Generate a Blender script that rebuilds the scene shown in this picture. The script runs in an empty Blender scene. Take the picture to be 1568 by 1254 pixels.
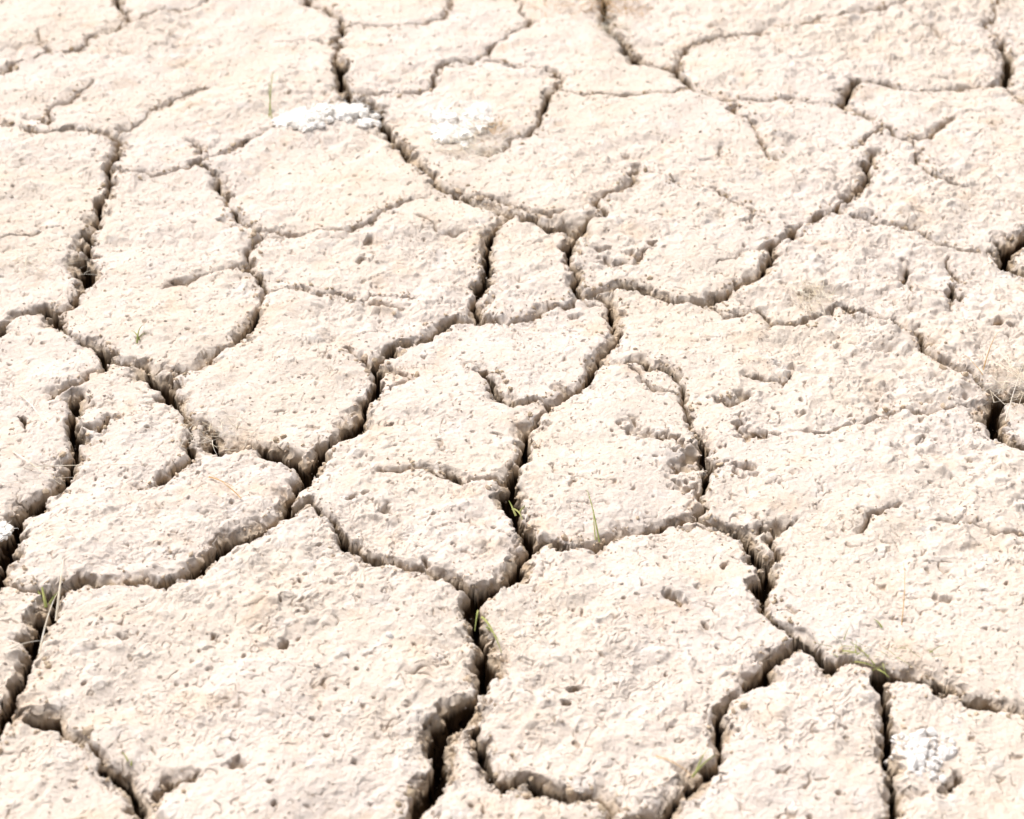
import bpy, bmesh, math, numpy as np, random
from mathutils import Vector
rng=np.random.default_rng(7); random.seed(7)
# ------------------------------------------------------------ survey -> ground
F=2613.0; PITCH=math.radians(32.6); H=1.0
cp,sp=math.cos(PITCH),math.sin(PITCH)
def G(u,v):
    dx=(u-784)/F; dy=(627-v)/F
    t=H/(sp-dy*cp)
    return np.array([t*dx, t*(cp+dy*sp)])
# ------------------------------------------------------------ noise
def h2(ix,iy,seed):
    n=ix.astype(np.uint32)*np.uint32(374761393)+iy.astype(np.uint32)*np.uint32(668265263)+np.uint32((seed*2246822519)&0xffffffff)
    n=(n^(n>>np.uint32(13)))*np.uint32(1274126177)
    n=n^(n>>np.uint32(16)); n=n*np.uint32(2654435769); n=n^(n>>np.uint32(15))
    return n.astype(np.float32)*np.float32(1/4294967296.0)
def vn(x,y,s,seed):
    x=x/s+1000.3; y=y/s+1000.7
    fx=np.floor(x); fy=np.floor(y); tx=(x-fx).astype(np.float32); ty=(y-fy).astype(np.float32)
    ix=fx.astype(np.int64); iy=fy.astype(np.int64)
    tx=tx*tx*tx*(tx*(tx*6-15)+10); ty=ty*ty*ty*(ty*(ty*6-15)+10)
    a=h2(ix,iy,seed); b=h2(ix+1,iy,seed); c=h2(ix,iy+1,seed); d=h2(ix+1,iy+1,seed)
    return ((a+(b-a)*tx)*(1-ty)+(c+(d-c)*tx)*ty)*2-1
def rot(x,y,a): return x*math.cos(a)-y*math.sin(a), x*math.sin(a)+y*math.cos(a)
def fbm(x,y,s,seed,o=3):
    r=0; am=1; tot=0
    for i in range(o):
        X,Y=rot(x,y,0.7*i+seed); r=r+am*vn(X,Y,s,seed*17+i); tot+=am; am*=.5; s*=.48
    return r/tot*1.6
def worley(x,y,s,seed):
    x=x/s+500.; y=y/s+500.
    ix=np.floor(x).astype(np.int64); iy=np.floor(y).astype(np.int64)
    f1=np.full(x.shape,9.,np.float32); f2=f1.copy(); idv=np.zeros(x.shape,np.float32)
    for j in (-1,0,1):
        for i in (-1,0,1):
            cx=ix+i; cy=iy+j
            px=cx+h2(cx,cy,seed); py=cy+h2(cx,cy,seed+1)
            d=np.sqrt((px-x)**2+(py-y)**2).astype(np.float32)
            m=d<f1
            f2=np.where(m,f1,np.minimum(f2,d)); 
            idv=np.where(m,h2(cx,cy,seed+2),idv); f1=np.where(m,d,f1)
    return f1,f2,idv
def ss(a,b,x):
    t=np.clip((x-a)/(b-a),0,1); return t*t*(3-2*t)
# ------------------------------------------------------------ grid
vs=np.arange(1314,-60,-1.0)
ys=np.array([G(784,v)[1] for v in vs])
def grow(start,step,ratio,end):
    out=[]; p=start; s=step
    while abs(p-start)<abs(end-start): s*=ratio; p+=s; out.append(p)
    return out
near=grow(ys[0],-(ys[1]-ys[0]),1.04,-3.0)[::-1]
far=grow(ys[-1],ys[-1]-ys[-2],1.04,200.0)
ys=np.array(list(near)+list(ys)+list(far))
st=1.4/784
us=np.arange(-1.08,1.08,st)
R=grow(us[-1],st,1.03,8.0); L=grow(us[0],-st,1.03,-8.0)[::-1]
us=np.array(L+list(us)+R)
def hwf(y): return np.maximum(cp*y+sp*H,0.75)*784/F
HW=hwf(ys)
Y=np.repeat(ys[:,None],len(us),1); X=HW[:,None]*us[None,:]
nr,nc=X.shape
dep=np.maximum(cp*Y+sp*H,0.3)
PU=784+F*X/dep
PV=627-F*(Y*sp-cp*H)/dep
spx=np.gradient(us)[None,:]*HW[:,None]; spy=np.gradient(ys)[:,None]*np.ones_like(X)
spc=np.maximum(spx,spy)
fine=1-ss(0.004,0.012,spc); mid=1-ss(0.012,0.05,spc)
# warp
WX=X+.007*vn(X,Y,.045,1)+.0048*vn(X,Y,.018,2)+.0020*vn(X,Y,.008,3)+.0006*vn(X,Y,.003,11)
WY=Y+.007*vn(X,Y,.045,4)+.0048*vn(X,Y,.018,5)+.0020*vn(X,Y,.008,6)+.0006*vn(X,Y,.003,12)
wn=.9+.6*vn(X,Y,.04,8)+.35*vn(X,Y,.014,9)
_,_,chip=worley(X+.004*vn(X,Y,.01,14),Y+.004*vn(X,Y,.01,15),.019,16)
sn=.9+.7*vn(X,Y,.035,10)+.3*vn(X,Y,.012,13)+1.4*ss(.66,.80,chip)
# ------------------------------------------------------------ crack survey
C=[]
def c(w,s,t=0):
    pts=[tuple(float(k) for k in q.split(',')) for q in s.split()]
    C.append((w,pts,t))
c(5,"-40,125 0,112 45,95 75,85 110,75 150,55 195,35 182,0 178,-40")
c(3,"195,38 245,18 300,8 340,-30")
c(3,"60,42 66,62 75,85",1)
c(7,"-40,180 0,188 30,200 60,210 110,205 165,211 180,217")
c(4,"170,210 205,190 250,160 285,140 320,125",1)
c(4,"70,205 72,188 80,172 115,150 140,128",1)
c(3,"40,178 60,185 74,195",1)
c(8,"180,217 174,250 168,285 160,305 142,335 131,365")
c(14,"131,362 131,400 126,430")
c(7,"126,430 105,455 85,470 60,465 30,478 0,498 -40,515")
c(7,"85,470 95,495 115,510 140,522 157,538")
c(6,"157,538 150,562 125,583 100,598 85,612")
c(6,"157,538 185,545 225,550 243,565")
c(15,"235,563 250,580 262,597")
c(8,"262,597 275,615 286,640 290,652")
c(3,"180,262 210,270 240,268 280,258 315,245",0)
c(5,"310,250 330,240 350,225 400,202 450,182 500,158 525,148")
c(3,"275,213 300,220 310,245",1)
c(5,"312,250 335,275 348,298 362,318 372,342")
c(10,"525,150 527,125 521,90")
c(6,"521,90 514,68 522,38 505,15 478,0 460,-30")
c(3,"525,38 580,43 640,38 680,25 690,-5 690,-40")
c(2,"300,60 260,45 200,38",1)
c(2,"430,60 480,58 515,65",1)
c(6,"530,143 570,140 620,140 658,132 670,110 700,98 745,85 765,62 790,45 812,32")
c(2,"812,32 800,10 790,-20",1)
c(12,"525,150 560,152 575,170 588,195")
c(8,"588,195 605,215 625,235 650,265 668,283 690,297 712,303 760,322 775,330")
c(3,"712,303 735,300 765,312 790,322",0)
c(7,"775,330 752,350 744,380 743,420")
c(8,"743,420 738,450 732,475")
c(7,"732,478 690,482 650,503 610,520 568,545")
c(4,"568,545 545,537 520,526",1)
c(12,"572,548 580,568 562,600 535,645 500,678 478,712")
c(10,"478,712 458,745 445,778")
c(5,"775,328 820,335 855,352 880,356 915,333 925,312 945,298 972,270 982,255")
c(3,"750,305 800,322 830,330 870,335",1)
c(9,"880,356 878,390 884,425 897,442")
c(7,"897,442 935,437 985,430 1005,450 1050,455 1090,452 1130,432 1160,415 1174,390 1180,365")
c(7,"1180,365 1210,350 1245,332 1285,313 1310,290 1328,262 1345,225")
c(2,"1180,365 1140,378 1100,400",1)
c(5,"735,475 780,480 820,470 860,458 890,443")
c(8,"897,445 938,447 942,475 937,510 922,545")
c(7,"922,545 895,575 862,593 838,606 820,640 805,680 788,708 780,745")
c(9,"780,745 786,770 800,795 812,826")
c(6,"735,556 757,572 766,597 792,605 836,605",1)
c(2,"880,440 900,455 925,458",1)
c(4,"578,718 640,716 700,724 735,735 778,738",1)
c(6,"937,545 975,548 1010,555 1040,578 1050,618 1066,645 1082,680 1088,715 1078,755 1072,787")
c(7,"1072,787 1040,793 990,800 930,820 890,830 850,825 815,828")
c(11,"815,828 800,855 775,880 740,898 725,910")
c(6,"447,776 480,775 510,800 545,840 600,868 650,873 700,888 725,910")
c(10,"725,910 737,950 742,1000 730,1040 703,1082 680,1115")
c(11,"680,1115 662,1165 642,1210 625,1254 612,1310")
c(8,"445,776 412,797 370,812 330,838 300,868 255,888 180,890 130,898 78,910")
c(6,"78,910 40,907 0,900 -40,895")
c(11,"78,912 66,960 57,1010 42,1050 15,1090 0,1120 -40,1170")
c(7,"290,652 286,690 265,715 240,733 208,743",1)
c(7,"130,600 112,640 118,670 112,695 90,725 70,748 35,772 10,788")
c(10,"10,788 5,830 4,870 0,900")
c(4,"112,642 150,655 165,640 172,630",1)
c(12,"322,660 345,680 372,672 402,672 430,683 470,702 478,712")
c(5,"290,652 305,650 325,663")
c(6,"372,405 400,432 392,468 370,510 330,535 290,558 262,575")
c(4,"258,432 300,416 340,405 372,404",1)
c(4,"372,404 388,385 395,358 370,343 335,333",0)
c(4,"372,346 400,352 440,350 490,350 540,348 590,320 650,300",1)
c(5,"400,436 450,435 500,440 545,452 612,463",1)
c(3,"545,452 580,440 640,445",1)
c(7,"55,1100 100,1120 130,1140 155,1172 185,1195 215,1230 245,1256 270,1300")
c(4,"225,1235 265,1196 300,1182",1)
c(5,"26,628 30,655",1)
c(7,"1072,787 1100,795 1140,815 1165,840 1170,880 1165,910 1185,940 1220,975")
c(6,"1185,800 1186,830 1181,880 1178,925",1)
c(7,"1220,975 1260,1005 1310,1015 1350,1025 1400,1030 1450,1045")
c(5,"1450,1045 1480,1073")
c(11,"1480,1078 1530,1080 1575,1078 1620,1085")
c(9,"1350,1025 1353,1060 1345,1100 1355,1140 1370,1180")
c(6,"1370,1180 1380,1205 1362,1240 1340,1300")
c(8,"1222,980 1180,1000 1145,1030 1115,1070 1102,1110 1085,1160 1068,1190")
c(6,"1068,1190 1030,1220 985,1243 955,1300")
c(7,"762,1195 800,1193 850,1205 900,1213 935,1225 945,1250 950,1300")
c(6,"765,1215 755,1180 742,1130 722,1085",1)
c(4,"1140,815 1180,800 1230,790",1)
c(3,"1310,812 1330,802 1350,787 1382,768",1)
c(3,"1425,797 1460,790 1500,797 1540,815 1600,820",1)
c(5,"1410,1040 1440,1055 1475,1050",1)
c(5,"1415,1200 1440,1190 1465,1180",1)
c(9,"925,-40 928,0 930,30 950,62 975,85")
c(5,"975,85 1010,97 1035,100")
c(7,"1035,100 1050,125 1062,133")
c(4,"1037,98 1050,70 1100,60 1160,47 1250,30 1310,18 1400,0 1450,-30")
c(5,"1060,135 1110,145 1130,170 1158,193")
c(3,"1158,193 1172,215 1190,245",1)
c(3,"850,140 900,150 960,148 1010,145 1060,135",0)
c(6,"838,110 856,130 842,152 832,180 812,208 775,220 750,240",1)
c(3,"735,88 780,100 838,112",1)
c(5,"1110,145 1180,150 1240,155 1293,162")
c(9,"1293,162 1300,140 1318,122")
c(5,"1318,122 1380,130 1440,136 1500,133 1540,128")
c(5,"1295,162 1340,180 1392,207 1430,195 1457,175",0)
c(4,"1388,208 1402,232 1430,262 1480,280",1)
c(9,"1540,128 1546,90 1532,60")
c(4,"1532,60 1518,30 1530,0 1535,-40")
c(6,"1540,128 1575,155 1610,160")
c(3,"1390,10 1420,35 1450,60 1500,75 1532,95",1)
c(4,"1298,325 1350,335 1400,347 1450,368 1500,375 1545,375",0)
c(12,"1545,375 1560,355 1600,330")
c(11,"1545,380 1548,400 1600,410")
c(6,"1370,485 1400,505 1430,540 1480,572 1530,600",1)
c(18,"1535,598 1522,630 1526,655")
c(14,"1535,598 1575,600 1620,598")
c(9,"1526,662 1560,668 1610,670")
c(6,"1386,395 1389,447",1)
c(4,"1450,385 1467,420 1462,470",1)
c(3,"1085,288 1148,322 1150,345",1)
c(3,"985,255 1040,285 1090,292",1)
c(3,"1070,245 1095,240 1112,218",1)
c(4,"1140,455 1190,488 1240,490 1300,472 1370,485",1)
c(3,"1190,640 1250,655 1310,650 1370,620 1430,622 1500,615 1526,640",1)
c(4,"1088,600 1110,612 1140,598",1)
c(4,"1300,225 1340,200 1350,190",1)
c(3,"1060,450 1110,470 1160,470",1)
c(3,"830,5 855,-20",1)
c(2,"640,330 700,350 740,352",1)
c(3,"600,590 620,560 575,555",1)
c(3,"925,400 960,405 1000,380",1)
c(3,"0,360 40,352 90,345",1)
c(3,"960,555 1000,590 1040,600",1)
c(3,"1140,560 1190,575 1215,560",1)
rr=random.Random(3)
carve=np.zeros_like(X,dtype=np.float32)
def carve_seg(a,b,wa,wb):
    pad=.055+max(wa,wb)
    y0=min(a[1],b[1])-pad; y1=max(a[1],b[1])+pad
    r0,r1=np.searchsorted(ys,[y0,y1]); 
    if r1-r0<1: return
    hA,hB=hwf(ys[r0]),hwf(ys[min(r1,nr-1)])
    xl=min(a[0],b[0])-pad; xh=max(a[0],b[0])+pad
    c0=np.searchsorted(us,min(xl/hA,xl/hB)); c1=np.searchsorted(us,max(xh/hA,xh/hB))
    if c1-c0<1: return
    sl=(slice(r0,r1),slice(c0,c1))
    px=WX[sl]-a[0]; py=WY[sl]-a[1]
    dx,dy=b[0]-a[0],b[1]-a[1]; L2=dx*dx+dy*dy+1e-12
    t=np.clip((px*dx+py*dy)/L2,0,1)
    d=np.sqrt((px-t*dx)**2+(py-t*dy)**2)
    w=wa+(wb-wa)*t
    hw=w*.5*np.clip(wn[sl],.3,1.8)
    e=d-hw
    D1=np.minimum(.003+1.1*w,.014)
    s1=(.0026+.6*w)*np.clip(sn[sl],.25,2.7)
    k=D1*(1-ss(-.3,1,e/s1))
    D2=np.minimum(4.4*w,.055)
    k=k+D2*(1-ss(-.3,.4,e/np.maximum(hw,1e-4)))*(w>.0015)
    sh=np.minimum(.0005+.28*w,.003)
    k=k+sh*np.exp(-np.maximum(e,0)/(.005+.9*w))*(1-ss(.03,.05,e))
    carve[sl]=np.maximum(carve[sl],k)
dense=[]
for w,pts,tap in C:
    P=[G(*p) for p in pts]
    Q=[]
    n=len(P)
    for i in range(n-1):
        p0=P[max(i-1,0)];p1=P[i];p2=P[i+1];p3=P[min(i+2,n-1)]
        m=max(2,int(np.linalg.norm(p2-p1)/.012))
        for k in range(m):
            t=k/m
            q=.5*((2*p1)+(p2-p0)*t+(2*p0-5*p1+4*p2-p3)*t*t+(3*p1-p0-3*p2+p3)*t**3)
            if not(i==0 and k==0): q=q+np.array([rr.gauss(0,.0019),rr.gauss(0,.0019)])
            Q.append(q)
    Q.append(P[-1])
    N=len(Q)-1
    for i in range(N):
        def W(j):
            t=j/N; f=1.0
            if tap: f=.25+.75*math.sin(math.pi*min(max(t,0.02),.98))**.6
            return w*.001*f*1.03
        carve_seg(Q[i],Q[i+1],W(i),W(i+1))
        dense.append((Q[i],Q[i+1],W(i)))
# pits (u,v,r_mm,depth_mm)
pits=[(438,995,4,14),(362,998,3,11),(870,1070,5,16),(864,985,3,10),(872,1048,3,11),(548,762,5,9),(1040,905,7,9),(1115,860,4,12),
(590,648,3,10),(760,655,3,10),(362,1165,7,10),(372,1178,4,8),(600,780,5,7),(655,865,5,10),(1150,660,14,12),(1175,655,8,10),(1130,600,9,10),(1140,715,9,10),
(980,660,16,13),(1012,668,12,12),(1060,700,22,12),(1052,735,10,12),(1440,915,6,6),(1530,490,9,10),(1550,497,7,8),(570,365,8,8),(555,395,5,7),
(70,190,7,9),(1240,232,4,5),(960,240,8,7),(1000,375,8,8),(920,385,9,9),(935,400,7,9),(965,390,5,8),(500,545,4,6),(1230,630,5,6),(1370,700,4,5),(1190,800,10,12),
(300,225,8,9),(450,175,9,8),(880,470,6,6),(720,660,3,5),(1480,710,4,6),(250,600,8,16),(1215,555,6,5),(1480,600,5,5),(745,240,12,12),(1460,1185,6,12),(1240,450,9,10),(1135,470,8,9),(560,70,5,5),(190,980,3,7),(540,1165,3,6),(1000,560,6,7)]
for u,v,r,dp in pits:
    a=G(u,v); r*=.00095; dp*=.00115
    r0,r1=np.searchsorted(ys,[a[1]-4*r-.02,a[1]+4*r+.02]); h_=hwf(a[1])
    c0,c1=np.searchsorted(us,[(a[0]-4*r-.02)/h_,(a[0]+4*r+.02)/h_]); sl=(slice(r0,r1),slice(c0,c1))
    d=np.hypot(WX[sl]-a[0],(WY[sl]-a[1])*.9)
    d=d*(1+.5*vn(X[sl],Y[sl],.009,77)+.3*vn(X[sl],Y[sl],.004,78))
    if r>.008: dp=dp*(.75+.5*vn(X[sl],Y[sl],.007,79))
    carve[sl]=np.maximum(carve[sl],dp*(1-ss(.45,1.25,d/r)))
# cracks in the rest of the flat, beyond the surveyed patch
out=np.maximum.reduce([-PU,PU-1568,-PV,PV-1254]); mo=ss(15,60,out)
mo=np.where(Y<.3,1,mo)
f1,f2,_=worley(WX+.02*vn(X,Y,.12,31),WY+.02*vn(X,Y,.12,32),.24,41)
e=(f2-f1)*.24*.55
vor=(.016*(1-ss(.0015,.008,e))+.028*(1-ss(.000,.0035,e))+.003*np.exp(-e/.012))*mo*mid
carve=np.maximum(carve,vor.astype(np.float32))
carve0=carve.copy()
# ------------------------------------------------------------ surface relief
qx=X+.003*vn(X,Y,.012,51)+.001*vn(X,Y,.004,53); qy=Y+.003*vn(X,Y,.012,52)+.001*vn(X,Y,.004,54)
rough=.78+.5*vn(X,Y,.26,60)+.4*vn(X,Y,.07,59)+.55*ss(1050,1300,PU)*ss(700,500,PV)
rough=np.clip(rough,.2,1.6)
Z=.006*fbm(X,Y,.35,61,2)
Z+=.0045*fbm(X,Y,.08,62,2)
Z+=.0031*rough*fbm(qx,qy,.030,63,3)*mid
f1,f2,idc=worley(qx,qy,.018,64)
clod=np.maximum(idc-.5,0)*2*(1-ss(.0,.68,f1))
Z+=.0036*rough*clod*fine
f1c,f2c,idd=worley(qx,qy,.010,164)
Z+=.0017*rough*np.maximum(idd-.65,0)*2.8*(1-ss(.05,.6,f1c))*fine
f1b,f2b,idb=worley(qx,qy,.0062,67)
clb=np.maximum(idb-.6,0)*2.5*(1-ss(.1,.6,f1b))
Z+=.0013*rough*clb*fine
tn=fbm(qx,qy,.03,68,4)*3+20; fr=tn-np.floor(tn)
terr=(np.floor(tn)+ss(.88,1.0,fr)-tn)
tmask=ss(.05,.5,vn(X,Y,.035,66))
Z+=.0018*rough*terr*tmask*fine
gr1=vn(X,Y,.0045,69); gr2=vn(*rot(X,Y,.6),.0024,70)
Z+=(.0004*gr1+.0003*gr2)*fine
# hairline slits
hl=np.abs(vn(qx,qy,.03,71)+.6*vn(qx,qy,.009,72)); hm=ss(.25,.5,vn(X,Y,.014,73))
slit=(1-ss(.0,.07,hl))*hm*fine
hl2=np.abs(vn(qx,qy,.016,74)+.6*vn(qx,qy,.006,75)); hm2=ss(.3,.55,vn(X,Y,.008,76))
slit=np.maximum(slit,.8*(1-ss(.0,.12,hl2))*hm2*fine)
# pin holes
f1h,_,idh=worley(qx,qy,.028,81)
hole=(idh>.88)*(1-ss(.04,.10,f1h))*fine
carve=carve+.0034*slit+.006*hole
edge=ss(0.0012,.006,carve0)
Z=Z-carve
# crumbly broken walls: ledges and lumps that depend on height as well as position
wl=edge*fine
stp=.0042*(1+.3*vn(X,Y,.03,97)); zz=Z/stp+.9*vn(X,Y,.012,95)+.5*vn(X,Y,.005,96); fz=zz-np.floor(zz)
Z+=wl*.75*stp*(ss(.55,1,fz)-fz)
f1w,_,idw=worley(X+Z*.9,Y-Z*.7,.008,90)
Z+=wl*(.0040*idw*(1-ss(0,.7,f1w))+.0010*vn(X,Y,.004,83))
XO=X+wl*(.0028*vn(Y+X*.3,Z*1.3,.007,91)+.001*vn(Y,Z,.003,92))
YO=Y+wl*(.0036*vn(X,Z*1.5,.008,93)+.0014*vn(X,Z,.0035,94))
Z=Z.astype(np.float32)
# ------------------------------------------------------------ mesh
def nodes(name):
    m=bpy.data.materials.new(name); m.use_nodes=True
    nt=m.node_tree; b=nt.nodes['Principled BSDF']; b.inputs['Roughness'].default_value=.95
    b.inputs['Specular IOR Level'].default_value=.0
    return m,nt,b
co=np.stack([XO,YO,Z],-1).reshape(-1,3).astype(np.float32)
me=bpy.data.meshes.new('cracked_mud_ground')
idx=np.arange(nr*nc).reshape(nr,nc)
q=np.stack([idx[:-1,:-1],idx[:-1,1:],idx[1:,1:],idx[1:,:-1]],-1).reshape(-1,4).astype(np.int32)
me.vertices.add(len(co)); me.vertices.foreach_set('co',co.ravel())
me.loops.add(q.size); me.loops.foreach_set('vertex_index',q.ravel())
me.polygons.add(len(q)); me.polygons.foreach_set('loop_start',np.arange(0,q.size,4,dtype=np.int32))
me.polygons.foreach_set('use_smooth',np.ones(len(q),bool))
def attr(n,a):
    at=me.attributes.new(n,'FLOAT','POINT'); at.data.foreach_set('value',a.astype(np.float32).ravel())
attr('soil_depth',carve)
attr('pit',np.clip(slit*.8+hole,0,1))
attr('flake',np.clip(clod+.6*clb,0,1))
me.update(calc_edges=True)
gr=bpy.data.objects.new('cracked_mud_ground',me); bpy.context.collection.objects.link(gr)
m,nt,b=nodes('dry_mud'); N=nt.nodes; LK=nt.links
tc=N.new('ShaderNodeTexCoord')
def noise(s,d=4,r=.6):
    n=N.new('ShaderNodeTexNoise'); n.inputs['Scale'].default_value=s; n.inputs['Detail'].default_value=d; n.inputs['Roughness'].default_value=r
    LK.new(tc.outputs['Object'],n.inputs['Vector']); return n.outputs['Fac']
def ramp(src,a,bb):
    r=N.new('ShaderNodeMapRange'); r.interpolation_type='SMOOTHSTEP'; r.inputs['From Min'].default_value=a; r.inputs['From Max'].default_value=bb
    LK.new(src,r.inputs['Value']); return r.outputs['Result']
def mul(a,k):
    n=N.new('ShaderNodeMath'); n.operation='MULTIPLY'; LK.new(a,n.inputs[0])
    if isinstance(k,float): n.inputs[1].default_value=k
    else: LK.new(k,n.inputs[1])
    return n.outputs[0]
def mix(f,a,bb):
    n=N.new('ShaderNodeMix'); n.data_type='RGBA'; LK.new(f,n.inputs['Factor'])
    for s,v in ((n.inputs['A'],a),(n.inputs['B'],bb)):
        if isinstance(v,tuple): s.default_value=v+(1,)
        else: LK.new(v,s)
    return n.outputs['Result']
def at(n):
    a=N.new('ShaderNodeAttribute'); a.attribute_name=n; return a.outputs['Fac']
col=mix(ramp(noise(3.2,2),.35,.65),(.655,.575,.515),(.65,.562,.48))
col=mix(mul(ramp(noise(16,4),.52,.72),.6),col,(.62,.48,.36))
col=mix(mul(ramp(noise(28,3),.55,.7),.5),col,(.68,.635,.605))
col=mix(mul(ramp(noise(150,2),.5,.75),.4),col,(.56,.45,.355))
col=mix(mul(ramp(noise(420,1),.58,.75),.35),col,(.46,.36,.27))
col=mix(mul(at('flake'),.35),col,(.72,.66,.60))
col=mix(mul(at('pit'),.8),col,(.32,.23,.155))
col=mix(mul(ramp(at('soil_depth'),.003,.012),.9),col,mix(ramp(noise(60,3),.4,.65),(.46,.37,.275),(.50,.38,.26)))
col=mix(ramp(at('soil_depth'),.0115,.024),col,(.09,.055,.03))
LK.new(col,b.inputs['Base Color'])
bp=N.new('ShaderNodeBump'); bp.inputs['Strength'].default_value=.75; bp.inputs['Distance'].default_value=.0020
LK.new(noise(330,4,.75),bp.inputs['Height'])
LK.new(bp.outputs['Normal'],b.inputs['Normal'])
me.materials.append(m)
# ------------------------------------------------------------ helpers
def hz(x,y):
    r=np.clip(np.searchsorted(ys,y),0,nr-1); cc=np.clip(np.searchsorted(us,x/hwf(y)),0,nc-1); return float(Z[r,cc])
def make(name,V,Fc,mats,mi=None):
    me=bpy.data.meshes.new(name); me.from_pydata([tuple(v) for v in V],[],Fc)
    for k in (mats if isinstance(mats,(list,tuple)) else [mats]): me.materials.append(k)
    if mi: me.polygons.foreach_set('material_index',mi)
    o=bpy.data.objects.new(name,me); bpy.context.collection.objects.link(o); return o
def plain(name,c1,c2,s=60,trans=0):
    m,nt,b=nodes(name); n=nt.nodes.new('ShaderNodeTexNoise'); n.inputs['Scale'].default_value=s; n.inputs['Detail'].default_value=1
    t=nt.nodes.new('ShaderNodeTexCoord'); nt.links.new(t.outputs['Object'],n.inputs['Vector'])
    r=nt.nodes.new('ShaderNodeValToRGB'); r.color_ramp.elements[0].position=.35; r.color_ramp.elements[1].position=.65
    r.color_ramp.elements[0].color=c1+(1,); r.color_ramp.elements[1].color=c2+(1,)
    nt.links.new(n.outputs['Fac'],r.inputs[0]); nt.links.new(r.outputs[0],b.inputs['Base Color'])
    return m
straw=plain('straw',(.76,.66,.50),(.84,.79,.70)); wool=plain('bleached_fibre',(.88,.85,.80),(.92,.90,.88),110)
matted=plain('matted_fibre',(.82,.78,.72),(.90,.875,.84),130)
green=plain('grass_green',(.22,.26,.08),(.42,.42,.17)); rust=plain('dead_stem',(.50,.31,.14),(.66,.46,.26))
crumbm=plain('soil_crumb',(.57,.48,.40),(.70,.62,.55),40)
palecrumb=plain('salty_crumb',(.70,.66,.62),(.82,.79,.76),90)
wallm=plain('crack_soil_crumb',(.44,.35,.25),(.60,.48,.365),40)
def blade(V,Fc,p,az,el,L,w,bend,n=6,side=0.,flat=False):
    p=Vector(p); base=len(V); a=az
    for i in range(n+1):
        t=i/n; ww=w*(1-t*.8)
        d=Vector((math.cos(a)*math.cos(el),math.sin(a)*math.cos(el),math.sin(el)))
        s=Vector((-math.sin(a),math.cos(a),0)); u=s.cross(d)
        if flat: V.append(p-s*ww/2); V.append(p+s*ww/2)
        else: V.append(p-s*ww/2); V.append(p+s*ww/2); V.append(p-u*ww*.5)
        p=p+d*(L/n); el+=bend/n; a+=side/n
    for i in range(n):
        if flat:
            k=base+2*i; Fc.append((k,k+1,k+3,k+2)); continue
        k=base+3*i
        for j in range(3):
            j2=(j+1)%3; Fc.append((k+j,k+j2,k+3+j2,k+3+j))
bm=bmesh.new(); bmesh.ops.create_icosphere(bm,subdivisions=1,radius=1); IV=np.array([v.co[:] for v in bm.verts]); IF=np.array([[v.index for v in f.verts] for f in bm.faces]); bm.free()
bm=bmesh.new(); bmesh.ops.create_icosphere(bm,subdivisions=3,radius=1); JV=np.array([v.co[:] for v in bm.verts]); JF=np.array([[v.index for v in f.verts] for f in bm.faces]); bm.free()
R_=random.Random(11)
def tuft(name,u,v,rx,ry,hgt,nf,L,w,mat,elr=(.0,1.1),curl=1.5,lobes=1,woolly=False,core=10):
    a=G(u,v); V=[];Fc=[];MI=[]
    g=lambda: max(-1,min(1,R_.gauss(0,.5)))
    LB=[(g()*rx*.8,g()*ry*.8,R_.uniform(.2,.45)) for _ in range(lobes)] if lobes>1 else [(0,0,1)]
    if woolly:
        for lx,ly,ls in LB:      # matted, frayed core of each clump
            for _ in range(core):
                th=R_.uniform(0,6.283); r=math.sqrt(R_.random())
                x=a[0]+lx+ls*rx*r*math.cos(th); y=a[1]+ly+ls*ry*r*math.sin(th)
                s=R_.uniform(.16,.36)*hgt; z=max(hz(x,y),-.006)+hgt*ls*1.2*(1-r*r)*R_.uniform(.4,1)
                base=len(V); vv=JV*(1+rng.normal(0,.11,(len(JV),1)))
                vv=vv*(1+.22*np.sin(JV[:,:1]*5+s*9e3)*np.sin(JV[:,1:2]*6+1))*s*np.array([R_.uniform(.8,1.8),R_.uniform(.8,1.8),.75])+np.array([x,y,z])
                V+= [Vector(k) for k in vv]; Fc+=[tuple(int(i)+base for i in f) for f in JF]; MI+=[0]*len(JF)
    for i in range(nf):
        lx,ly,ls=R_.choice(LB)
        th=R_.uniform(0,6.283); r=math.sqrt(R_.random())*1.1
        lob=1+.25*math.sin(3*th+u)+.15*math.sin(5*th+v)
        x=a[0]+lx+ls*rx*r*lob*math.cos(th); y=a[1]+ly+ls*ry*r*lob*math.sin(th)
        z=max(hz(x,y),-.008)+hgt*(1.6*ls if lobes>1 else 1)*math.sqrt(max(0,1-r*r))*R_.uniform(.7,1.1)+.001
        k0=len(Fc)
        blade(V,Fc,(x,y,z),R_.uniform(0,6.283),R_.uniform(*elr),L*R_.uniform(.4,1.3),w*R_.uniform(.6,1.3),R_.uniform(-curl,curl*.4),5,R_.uniform(-curl,curl),flat=woolly)
        MI+=[1 if woolly else 0]*(len(Fc)-k0)
    return make(name,V,Fc,[matted,mat] if woolly else mat,MI)
WL=dict(elr=(-.2,.8),curl=1.3,woolly=True)
tuft('dry_grass_tuft',490,184,.072,.070,.022,330,.028,.0008,wool,lobes=14,core=9,**WL)
tuft('dry_grass_tuft',712,203,.046,.085,.024,330,.036,.0008,wool,lobes=10,core=9,**WL)
tuft('dry_grass_tuft',722,230,.055,.060,.004,160,.045,.0010,straw,(-.1,.6),.8)
tuft('dry_grass_tuft',742,212,.022,.04,.008,60,.024,.0012,rust,(.1,.9),.8)
tuft('dry_grass_tuft',1245,455,.025,.03,.004,130,.028,.0009,straw,(-.1,.6),.9)
tuft('dry_grass_tuft',330,655,.035,.03,.002,60,.030,.0008,straw,(-.1,.4),.9)
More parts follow.
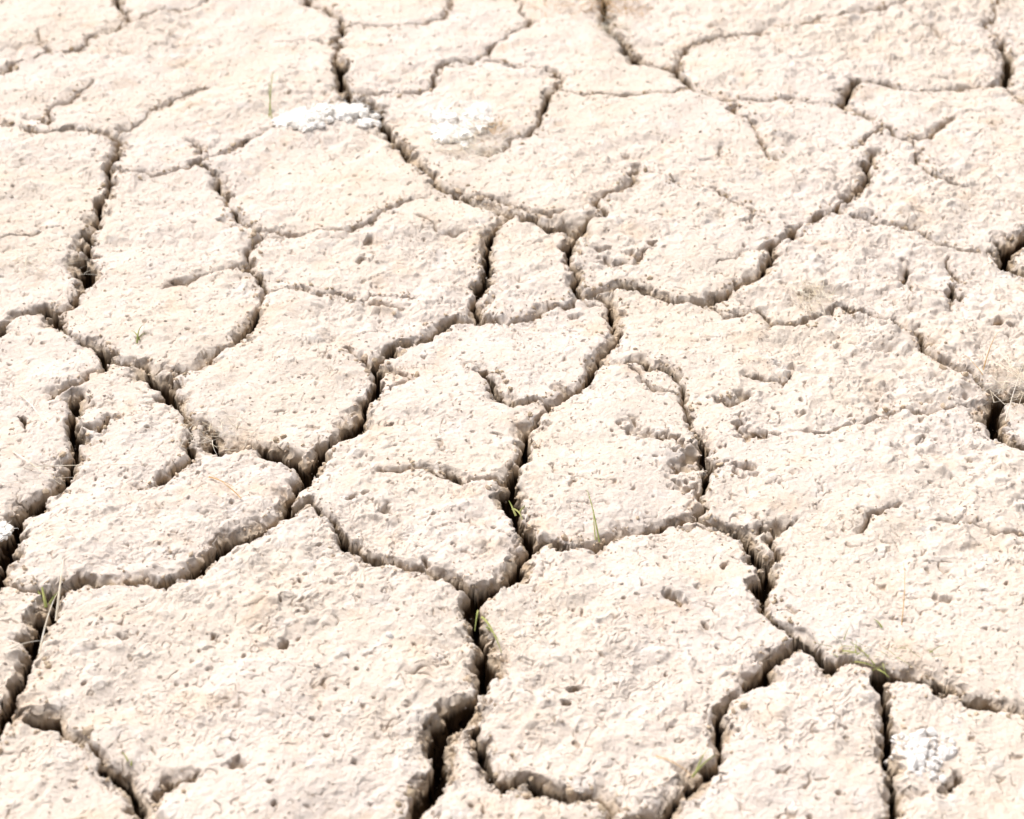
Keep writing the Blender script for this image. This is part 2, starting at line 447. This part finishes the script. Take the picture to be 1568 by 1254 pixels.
tuft('dry_grass_tuft',915,8,.08,.06,.008,170,.03,.0014,rust,(0,.7),1)
tuft('dry_grass_tuft',940,45,.03,.05,.006,100,.03,.0011,straw,(0,.7),1)
tuft('dry_grass_tuft',5,808,.010,.014,.012,50,.009,.0008,wool,lobes=4,core=7,**WL)
tuft('dry_grass_tuft',60,400,.05,.04,.002,90,.035,.0007,straw,(-.05,.3),.8)
tuft('dry_grass_tuft',1555,590,.03,.03,.006,80,.05,.0007,straw,(0,.5),.8)
tuft('dry_grass_tuft',1340,1002,.04,.012,.001,30,.015,.0010,green,(0,.7),.8)
def sprig(name,mat,items):
    V=[];Fc=[]
    for u,v,u2,v2,lift,w in items:
        a=G(u,v); b2=G(u2,v2); d=b2-a; L=float(np.hypot(*d)); 
        x,y=a; z=hz(x,y)
        blade(V,Fc,(x,y,max(z,-.006)+.002),math.atan2(d[1],d[0]),lift,L/math.cos(lift)*1.1,w*.001*1.4,-lift*1.8,8,R_.uniform(-.3,.3))
    return make(name,V,Fc,mat)
sprig('straw_stalk',straw,[(0,712,200,722,.12,1.3),(20,690,75,745,.2,1.1),(30,600,110,700,.2,.8),(0,740,120,735,.1,.8)])
sprig('straw_stalk',straw,[(85,945,108,878,.6,1.8),(60,1000,88,925,.4,1.3),(20,1005,65,995,.3,1.2)])
sprig('straw_stalk',straw,[(1490,575,1568,560,.4,.9),(1500,600,1568,575,.3,.9),(1520,560,1568,612,.3,.8),(1540,640,1568,560,.4,.8)])
sprig('straw_stalk',rust,[(320,730,350,748,.3,1.6),(370,768,325,735,.2,1.1),(1005,1155,1060,1185,.3,1.2),(1505,570,1520,530,.6,1.0),(1380,960,1385,890,.5,.8),(1505,575,1470,550,.4,.9)])
sprig('grass_sprig',green,[(738,940,762,992,.5,2.),(732,930,728,960,.4,1.5),(745,955,762,975,.3,1.5)])
sprig('grass_sprig',green,[(918,825,897,775,.7,1.3),(912,822,905,790,.6,1.)])
sprig('grass_sprig',green,[(785,775,800,790,.6,2.),(790,785,778,770,.6,1.8),(795,780,806,772,.6,1.6)])
sprig('grass_sprig',green,[(412,178,425,140,.7,1.5),(416,180,412,150,.7,1.2)])
sprig('grass_sprig',green,[(70,925,62,895,.6,2.2),(75,920,90,905,.5,2.),(65,915,58,905,.5,2.)])
sprig('grass_sprig',green,[(210,525,215,508,.7,1.6),(214,522,206,512,.6,1.6),(212,520,222,514,.6,1.4)])
sprig('grass_sprig',green,[(1060,1185,1090,1160,.5,1.8),(1065,1180,1080,1150,.5,1.3)])
sprig('grass_sprig',green,[(1290,1000,1320,1010,.4,1.6),(1310,1008,1340,1020,.4,1.6),(1340,1015,1300,985,.4,1.1),(1350,965,1340,955,.5,1.6),(1345,1020,1360,1032,.4,1.8)])
sprig('grass_sprig',green,[(200,1168,205,1152,.6,1.3),(196,1165,190,1155,.6,1.2)])
# loose crumbs
def rocks(name,pts,mat,flat=.6):
    V=[];Fc=[]
    for k,(x,y,s) in enumerate(pts):
        ax=rng.normal(size=(3,3)); Q,_=np.linalg.qr(ax)
        v=IV*(1+rng.uniform(-.28,.28,(len(IV),1)))*np.array([1,rng.uniform(.6,1),rng.uniform(.4,.8)])
        v=(v@Q)*s; v[:,2]*=flat+.3
        V.append(v+np.array([x,y,hz(x,y)+s*.2])); Fc.append(IF+k*len(IV))
    V=np.concatenate(V);Fc=np.concatenate(Fc)
    return make(name,V.tolist(),[tuple(int(i) for i in f) for f in Fc],mat)
pts=[]
while len(pts)<16000:
    v=R_.uniform(-60,1310); u=R_.uniform(-80,1650); a=G(u,v)
    if R_.random()>1.2*(0.38/(sp-(627-v)/F*cp))**2*.9+.15: continue
    s=.0008*math.exp(R_.gauss(0,.5))
    pts.append((a[0],a[1],min(s,.0036)))
rocks('soil_crumbs',pts,crumbm)
pts=[]
big=[d for d in dense if d[2]>.0025]
while len(pts)<9500:
    a,b2,w=R_.choice(big); t=R_.random(); p=a*(1-t)+b2*t
    dd=np.array([-(b2-a)[1],(b2-a)[0]]); dd/=np.linalg.norm(dd)+1e-9
    off=R_.choice((-1,1))*(w*.7+R_.expovariate(1/.0045))
    p=p+dd*off
    pts.append((p[0],p[1],min(.0012*math.exp(R_.gauss(0,.55)),.0052)))
rocks('soil_crumbs',pts,wallm)
pts=[]
ca=G(1412,1150)
for i in range(260):
    th=R_.uniform(0,6.283); r=R_.random()**.6*.026*(1+.3*math.sin(3*th))
    pts.append((ca[0]+r*math.cos(th),ca[1]+r*1.1*math.sin(th),min(.0022*math.exp(R_.gauss(0,.6)),.0075)))
rocks('salty_soil_clod',pts,palecrumb)
white=plain('white_stone',(.74,.72,.69),(.84,.82,.79),30)
for u,v,s in [(596,972,.006),(1240,232,.004)]:
    a=G(u,v); o=rocks('pebble',[(a[0],a[1],s)],white); 
    sb=o.modifiers.new('s','SUBSURF'); sb.levels=sb.render_levels=2
# ------------------------------------------------------------ light
w=bpy.data.worlds.new("World"); bpy.context.scene.world=w; w.use_nodes=True
wt=w.node_tree
sk=wt.nodes.new('ShaderNodeTexSky'); sk.sky_type='NISHITA'; sk.sun_disc=False
EL,AZ=math.radians(56),math.radians(-40)
sk.sun_elevation=EL; sk.sun_rotation=AZ; sk.air_density=1; sk.dust_density=6
hs=wt.nodes.new('ShaderNodeHueSaturation'); hs.inputs['Saturation'].default_value=.4   # sky colour desaturated to take the blue out of shadow fill
wt.links.new(sk.outputs[0],hs.inputs['Color'])
wt.links.new(hs.outputs[0],wt.nodes['Background'].inputs[0]); wt.nodes['Background'].inputs[1].default_value=.15
sd=bpy.data.lights.new('sun','SUN'); sd.energy=3.45; sd.angle=math.radians(32); sd.color=(1,.965,.925)
so=bpy.data.objects.new('sun',sd); bpy.context.collection.objects.link(so)
d=Vector((math.sin(AZ)*math.cos(EL),math.cos(AZ)*math.cos(EL),math.sin(EL)))
so.rotation_euler=d.to_track_quat('Z','Y').to_euler()
# ------------------------------------------------------------ camera
cd=bpy.data.cameras.new('camera'); cd.sensor_width=30; cd.lens=50; cd.clip_end=1000; cd.clip_start=.01
cd.dof.use_dof=True; cd.dof.focus_distance=1.82; cd.dof.aperture_fstop=5.6
cam=bpy.data.objects.new('camera',cd); bpy.context.collection.objects.link(cam)
cam.location=(0,0,H); cam.rotation_euler=(math.pi/2-PITCH,0,0)
sc=bpy.context.scene; sc.camera=cam
sc.view_settings.view_transform='Standard'; sc.view_settings.look='None'; sc.view_settings.exposure=0
print('verts',nr*nc)
